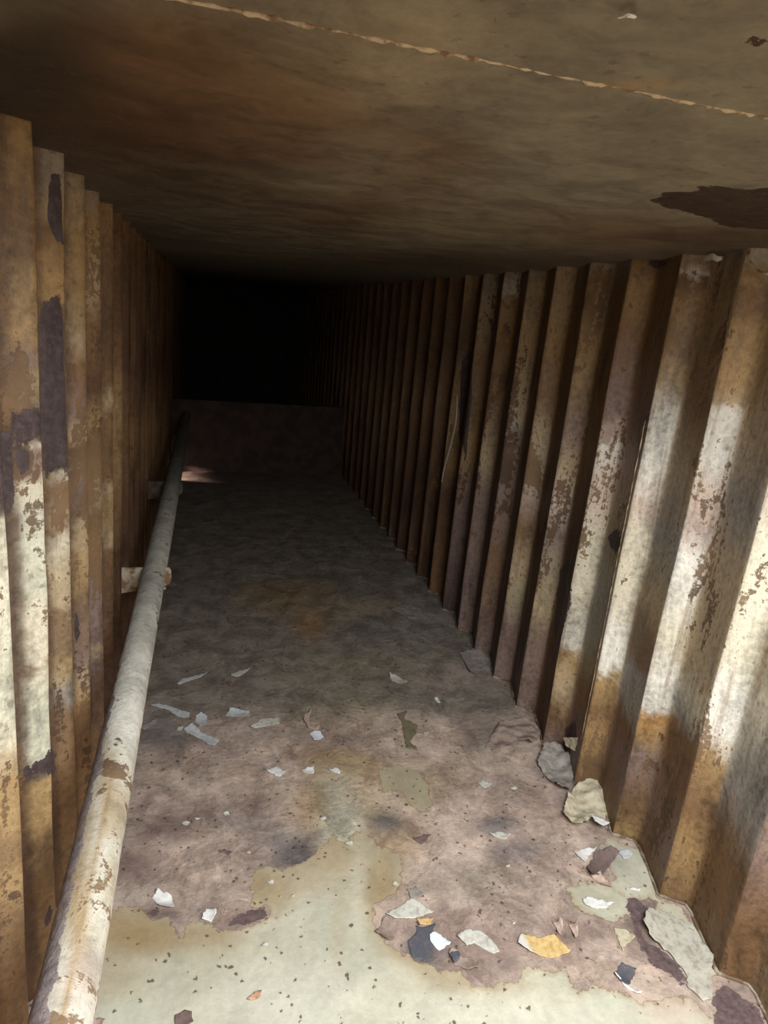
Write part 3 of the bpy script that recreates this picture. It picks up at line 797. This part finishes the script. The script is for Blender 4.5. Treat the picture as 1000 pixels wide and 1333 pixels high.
G = 'loose paint flakes on the floor'
flake('thin curved grey paint strip, farthest left of the flakes on the dim floor', c3((438, 207), (470, 175), (540, 155), (605, 150), (570, 168), (500, 185), (455, 210)), 'cool', .012, 0, group=G)
flake('short wavy pale paint strip alone on the dim floor, right of the farthest curved strip', c3((720, 152), (770, 130), (830, 122), (800, 140), (760, 162), (725, 165)), 'pale', .010, 20, group=G)
flake('long tapering pale strip beside the pipe, upper of two slanting strips', c3((300, 318), (350, 303), (420, 320), (510, 355), (500, 380), (450, 372), (400, 337), (340, 324)), 'cool', .008, 0, group=G)
flake('rounded pale flake lying between the two slanting strips', c3((540, 365), (570, 353), (600, 370), (595, 410), (560, 427), (538, 395)), 'cool', .007, 90, group=G)
flake('broad pale slanting strip with a square end, nearer of the two slanting strips', c3((478, 430), (520, 413), (570, 453), (660, 490), (640, 525), (600, 523), (560, 485), (490, 452)), 'cool', .008, 60, group=G)
flake('pale oblong flake with a pointed left end, right of the slanting strips', c3((690, 367), (720, 330), (770, 336), (820, 340), (822, 370), (780, 374)), 'cool', .007, 90, group=G)
flake('pale half-dusty flake, right end of the row of pale strips', c3((820, 427), (880, 382), (970, 378), (977, 410), (900, 422), (840, 434)), 'pale', .008, 0, group=G)
flake('small grey torn flake close beside the pipe on the dark grey patch', c3((240, 430), (335, 378), (332, 402), (270, 442)), 'grey', .006, 30, group=G)
flake('faint pale flake on the dim floor right of the centre line', c4((640, 143), (680, 153), (742, 183), (700, 197), (655, 178)), 'pale', .010, 100, group=G)
flake('bluish white square chip below a pink curl in mid floor', c4((243, 440), (270, 426), (300, 438), (314, 460), (265, 480)), 'ice', .006, 40, group=G)
flake('narrow pink curl of paint above a bluish square chip', c4((213, 345), (250, 333), (237, 365), (242, 398), (292, 410), (287, 427), (235, 417), (213, 380)), 'pink', .014, 10, group=G)
flake('pointed white chip, leftmost of three white chips in a row', c4((23, 629), (75, 603), (122, 635), (95, 657)), 'white', .006, 0, group=G)
flake('white chip with a straight right side, middle of three white chips in a row', c4((201, 626), (230, 610), (265, 610), (262, 642), (215, 640)), 'white', .006, 60, group=G)
flake('small broken white chip, rightmost of three white chips in a row', c4((338, 626), (370, 610), (402, 630), (392, 643), (365, 636)), 'white', .008, 20, group=G)
flake('ragged olive scrap shaped like a blot on the pinkish floor', c4((680, 345), (730, 333), (718, 370), (787, 405), (772, 450), (742, 480), (787, 527), (730, 517), (715, 450), (708, 390)), 'olive', .003, 45, name='paint_scrap', cat='paint scrap')
flake('tiny white sliver on the dim floor near the right wall', c4((868, 262), (880, 260), (898, 287), (885, 290)), 'white', .004, 45, group=G)
flake('white curled flake with a bright rim on a brown patch near the pipe', c5((268, 470), (300, 443), (345, 458), (372, 470), (392, 525), (370, 537), (330, 532), (300, 512), (288, 495)), 'white', .014, 70, group=G)
flake('pale greenish pebble-shaped flake at the edge of the brown crust', c5((530, 592), (550, 533), (600, 533), (607, 560), (580, 600)), 'white', .007, 0, group=G)
flake('tiny pale crescent beside the greenish pebble-shaped flake', c5((628, 552), (645, 556), (652, 532), (660, 545), (650, 564)), 'pink', .006, 0, group=G)
flake('small dark brown oval flake on the grey crust left of centre', c5((620, 236), (650, 220), (692, 240), (670, 252)), 'plum', .006, 0, group=G)
flake('bluish white shield-shaped chip on a dark patch', c6((284, 275), (310, 256), (382, 315), (330, 347), (287, 307)), 'ice', .005, 0, group=G)
flake('large pale crooked flake right of the bluish white chip', c6((410, 285), (450, 248), (520, 253), (572, 300), (608, 357), (585, 364), (540, 342), (490, 312), (455, 327)), 'pale', .006, 0, group=G)
flake('large yellow ochre flake with a white left end', c6((693, 320), (702, 283), (715, 270), (790, 288), (860, 278), (900, 320), (938, 356), (880, 380), (800, 377), (750, 357)), 'yellow', .009, 20, group=G)
flake('curled flake with a thin pale rim and dark hollow below the large crooked flake', c6((372, 365), (383, 348), (420, 348), (432, 373), (512, 408), (508, 437), (460, 443), (400, 412)), 'mauve', .012, 100, group=G)
flake('dark blue grey scrap tucked in the end of the rimmed curled flake', c6((378, 368), (386, 352), (418, 352), (428, 374), (405, 402)), 'slate', .004, 0, z0=.014, group=G)
flake('pale grey torn sheet above the dark patch, left of the shield-shaped chip', c6((78, 182), (130, 150), (200, 103), (240, 130), (302, 170), (200, 197), (120, 202)), 'pale', .007, 30, group=G)
flake('brown folded flake at the left edge of the right-hand crust', c6((28, 262), (78, 198), (142, 228), (122, 290), (90, 312)), 'mauve', .014, 50, group=G)
flake('small dark grey rounded flake at the top edge of the cream paint', c6((178, 65), (220, 48), (252, 90), (200, 110)), 'grey', .006, 0, group=G)
flake('dark slate sheet under the shield-shaped chip', c6((183, 302), (222, 262), (218, 228), (250, 238), (310, 222), (300, 262), (300, 345), (262, 397), (200, 372)), 'slate', .003, 0, thick=.0006, rough=.001, group=G)
flake('small bright ochre scrap above the slate sheet', c6((222, 202), (270, 195), (304, 200), (290, 225), (240, 228)), 'amber', .006, 0, group=G)
flake('pink arched curl, left of a pair of curls above the yellow flake', c6((852, 212), (888, 210), (900, 240), (895, 274), (868, 272), (872, 240)), 'pink', .020, 0, group=G)
flake('pink arched curl, right of a pair of curls above the yellow flake', c6((930, 222), (965, 238), (972, 280), (950, 293), (945, 255)), 'pink', .020, 0, group=G)
flake('dark slate flake near the lower right, beside a white curled rim', c8((283, 670), (320, 622), (388, 650), (372, 692), (347, 728), (310, 705)), 'slate', .008, 60, group=G)
flake('thin white curled rim of paint under the dark slate flake', c8((282, 672), (292, 674), (340, 715), (412, 762), (405, 770), (330, 722)), 'white', .010, -30, group=G)
flake('white pointed curl near the wall foot beside a brown rolled flake', c8((98, 105), (150, 88), (205, 95), (165, 120), (150, 158), (130, 142)), 'white', .016, 20, group=G)
flake('brown rolled flake standing beside the white pointed curl', c8((158, 182), (195, 112), (260, 103), (302, 130), (262, 172), (232, 212), (170, 238)), 'plum', .030, 35, group=G)
flake('pinkish rolled curl in front of the brown rolled flake', c8((173, 213), (215, 212), (262, 245), (272, 282), (225, 267)), 'pink', .018, 60, group=G)
flake('white greenish tongue-shaped flake on the cream patch near the wall foot', c8((138, 325), (170, 313), (230, 325), (288, 345), (240, 364), (180, 364), (150, 352)), 'white', .006, 0, group=G)
flake('small forked cream scrap on the mauve crust near lower right', c8((280, 450), (330, 462), (382, 498), (342, 530), (325, 568), (308, 520)), 'cream', .004, 0, group=G)
flake('pale bluish flake close to the foot of the right wall', c8((300, 100), (345, 93), (372, 120), (330, 137)), 'cool', .006, 0, group=G)
flake('thin pale arc of curled paint in front of the wall-foot paint patch', c8((338, 275), (372, 266), (408, 278), (400, 288), (370, 276), (345, 284)), 'white', .008, 0, group=G)
flake('small pale lens-shaped flake beside a dark smudge right of centre', [(637, 1086), (650, 1082), (665, 1087), (660, 1092), (645, 1090)], 'pale', .006, 0, group=G)
flake('dark brown bent flake at the left edge of the pink crust', [(537, 1093), (552, 1086), (561, 1090), (548, 1099)], 'plum', .010, 0, group=G)
flake('small pale crumb on the pink floor nearer the right wall', [(622, 1020), (630, 1015), (641, 1022), (632, 1026)], 'pale', .006, 0, group=G)
flake('small two-tone orange and grey chip on the clean cream paint', [(322, 1302), (332, 1290), (341, 1290), (339, 1298)], 'orange', .006, 0, group=G)
flake('flat reddish brown scrap on the cream paint at the bottom edge', [(228, 1322), (240, 1314), (250, 1317), (252, 1330), (240, 1340), (230, 1336)], 'plum', .003, 0, rough=.0012, group=G)
flake('pinkish crumb of paint at the foot of the view beside the pipe', [(112, 1333), (118, 1325), (130, 1325), (138, 1332), (128, 1340), (114, 1340)], 'pink', .012, 0, group=G)
# crumpled sheets along the foot of the right wall
flake('large pale speckled paint sheet, nearest along the foot of the right wall', [(843, 1187), (860, 1184), (888, 1197), (910, 1222), (928, 1250), (923, 1270), (927, 1300), (916, 1304), (896, 1287), (891, 1265), (877, 1248), (860, 1234), (846, 1223), (835, 1206)],
      'sheet', .022, 150, .022, nf=10, name='paint_sheet', cat='paint sheet', fray_=.003)
flake('crumpled olive cream paint sheet against the wall foot with a white chip', c7((380, 690), (410, 580), (440, 540), (520, 508), (572, 528), (612, 590), (640, 680), (600, 722), (540, 702), (480, 767), (430, 745)), 'cream', .022, 40, .050, nf=18, res=.006, name='paint_sheet', cat='paint sheet')
flake('white chip on the crumpled olive cream sheet', c7((540, 672), (580, 680), (642, 718), (610, 728), (560, 706)), 'white', .006, 0, z0=.034, group=G)
flake('grey brown crumpled paint sheet beyond the olive cream one', c7((243, 400), (280, 318), (380, 328), (440, 420), (436, 490), (428, 560), (370, 567), (318, 500)), 'grey', .024, 60, .055, nf=16, res=.006, name='paint_sheet', cat='paint sheet')
flake('wrinkled brownish paint mound, farthest along the wall foot', c7((0, 240), (60, 185), (170, 168), (230, 190), (262, 240), (225, 322), (150, 292), (50, 322), (-30, 300)), 'mauve', .020, 90, .055, nf=14, res=.007, name='paint_sheet', cat='paint sheet')
flake('flat grey film of paint on the dim floor beside the right wall', [(508, 795), (525, 786), (545, 792), (556, 806), (535, 806)], 'grey', .012, 0, .010, name='paint_sheet', cat='paint sheet')
flake('thin dark fold of paint by the wall foot past the brown mound', [(598, 850), (622, 845), (640, 862), (636, 880), (612, 878)], 'grey', .016, 50, .014, name='paint_sheet', cat='paint sheet')


rc = random.Random(11)
for i in range(26):
    u = rc.uniform(170, 800); v = rc.uniform(930, 1230)
    if u > 560 + (1230 - v) * .0 + 150: continue
    a_ = rc.uniform(2.2, 6.0); n_ = rc.randint(4, 6); ph = rc.uniform(0, 6)
    px = [(u + a_ * rc.uniform(.6, 1.3) * math.cos(ph + 6.283 * k / n_), v + a_ * .55 * rc.uniform(.6, 1.3) * math.sin(ph + 6.283 * k / n_)) for k in range(n_)]
    flake('tiny pale crumb of paint scattered over the crusted floor', px, rc.choice(('pale', 'pink', 'pale', 'cream')), .004, rc.uniform(0, 90), name='paint_crumb', cat='paint crumb', group='tiny paint crumbs on the crust')


# hanging strips and curls on the steel
def ribbon(label, pts, width, mat, name='paint_strip', cat='paint strip', side=(0, 1, 0)):
    pts = np.asarray(pts, float); n = len(pts); side = np.asarray(side, float)
    bm = bmesh.new(); rows = []
    c = pts.mean(0)
    for i, p in enumerate(pts):
        w = width * (.25 + .75 * math.sin(math.pi * (i + .6) / (n + .2)))
        t = np.array([0.0012, 0, 0])
        rows.append([bm.verts.new(p - c + side * w * .5 + t), bm.verts.new(p - c - side * w * .5 + t), bm.verts.new(p - c - side * w * .5 - t), bm.verts.new(p - c + side * w * .5 - t)])
    for a, b in zip(rows, rows[1:]):
        for k in range(4): bm.faces.new((a[k], a[(k + 1) % 4], b[(k + 1) % 4], b[k]))
    bm.faces.new(rows[0][::-1]); bm.faces.new(rows[-1])
    bmesh.ops.recalc_face_normals(bm, faces=bm.faces)
    me = bpy.data.meshes.new(name); bm.to_mesh(me); bm.free()
    o = link(name, me, fmat(mat)); o.location = c
    return tag(o, label, cat)


pts = []
for i in range(14):
    f = i / 13; u = 595 + (578 - 595) * f + 3 * math.sin(f * 5); v = 515 + (628 - 515) * f
    q = onx(u, v, XR - .004 + .006 * math.sin(f * 3.1)); pts.append(q)
ribbon('long thin pale strip of paint peeling down the dark part of the right wall', pts, .020, 'pale')
pts = [np.array(onz(u, v, H - .004 - .006 * math.sin((u - 806) / 20 * math.pi))) for u, v in ((807, 23), (812, 21), (817, 20), (822, 21), (826, 23))]
pp = [np.array(onx(u, v, XR + .012 - .010 * math.sin((u - 918) / 20 * math.pi))) for u, v in ((918, 338), (923, 335), (929, 334), (934, 337), (940, 336))]
ribbon('ragged white curl of paint at the top of the right wall', pp, .016, 'pale', 'paint_curl', 'paint curl', (0, .3, .95))
ribbon('small white curl of paint hanging from the ceiling', pts, .006, 'white', 'paint_curl', 'paint curl')
q = c7((390, 250), (475, 250), (470, 330), (410, 300))
bm = bmesh.new()
pp = [np.array(onx(u, v, XR + .02)) for u, v in q]
c = np.mean(pp, 0)
vs = [bm.verts.new(p - c) for p in pp]; f = bm.faces.new(vs)
bmesh.ops.subdivide_edges(bm, edges=list(bm.edges), cuts=4, use_grid_fill=True)
for v in bm.verts: v.co.x += random.uniform(-.002, .002)
r = bmesh.ops.extrude_face_region(bm, geom=list(bm.faces))
for v in [g for g in r['geom'] if isinstance(g, bmesh.types.BMVert)]: v.co.x -= .002
bmesh.ops.recalc_face_normals(bm, faces=bm.faces)
me = bpy.data.meshes.new('paint_flake'); bm.to_mesh(me); bm.free()
o = link('paint_flake', me, fmat('cream')); o.location = c
tag(o, 'square cream flake leaning in a fold at the foot of the right wall', 'paint flake', G)

# ------------------------------------------------------------------ light falling through the drain hole at the far left
l = bpy.data.lights.new('drain_hole_light', 'SPOT'); l.energy = 26; l.color = (1, .72, .62); l.spot_size = math.radians(50); l.spot_blend = .6; l.shadow_soft_size = .02
o = bpy.data.objects.new('drain_hole_light', l); COL.objects.link(o); o.location = (-.55, 5.50, .14)
o.rotation_euler = (Vector((.15, 5.63, -.02)) - Vector(o.location)).to_track_quat('-Z', 'Y').to_euler()
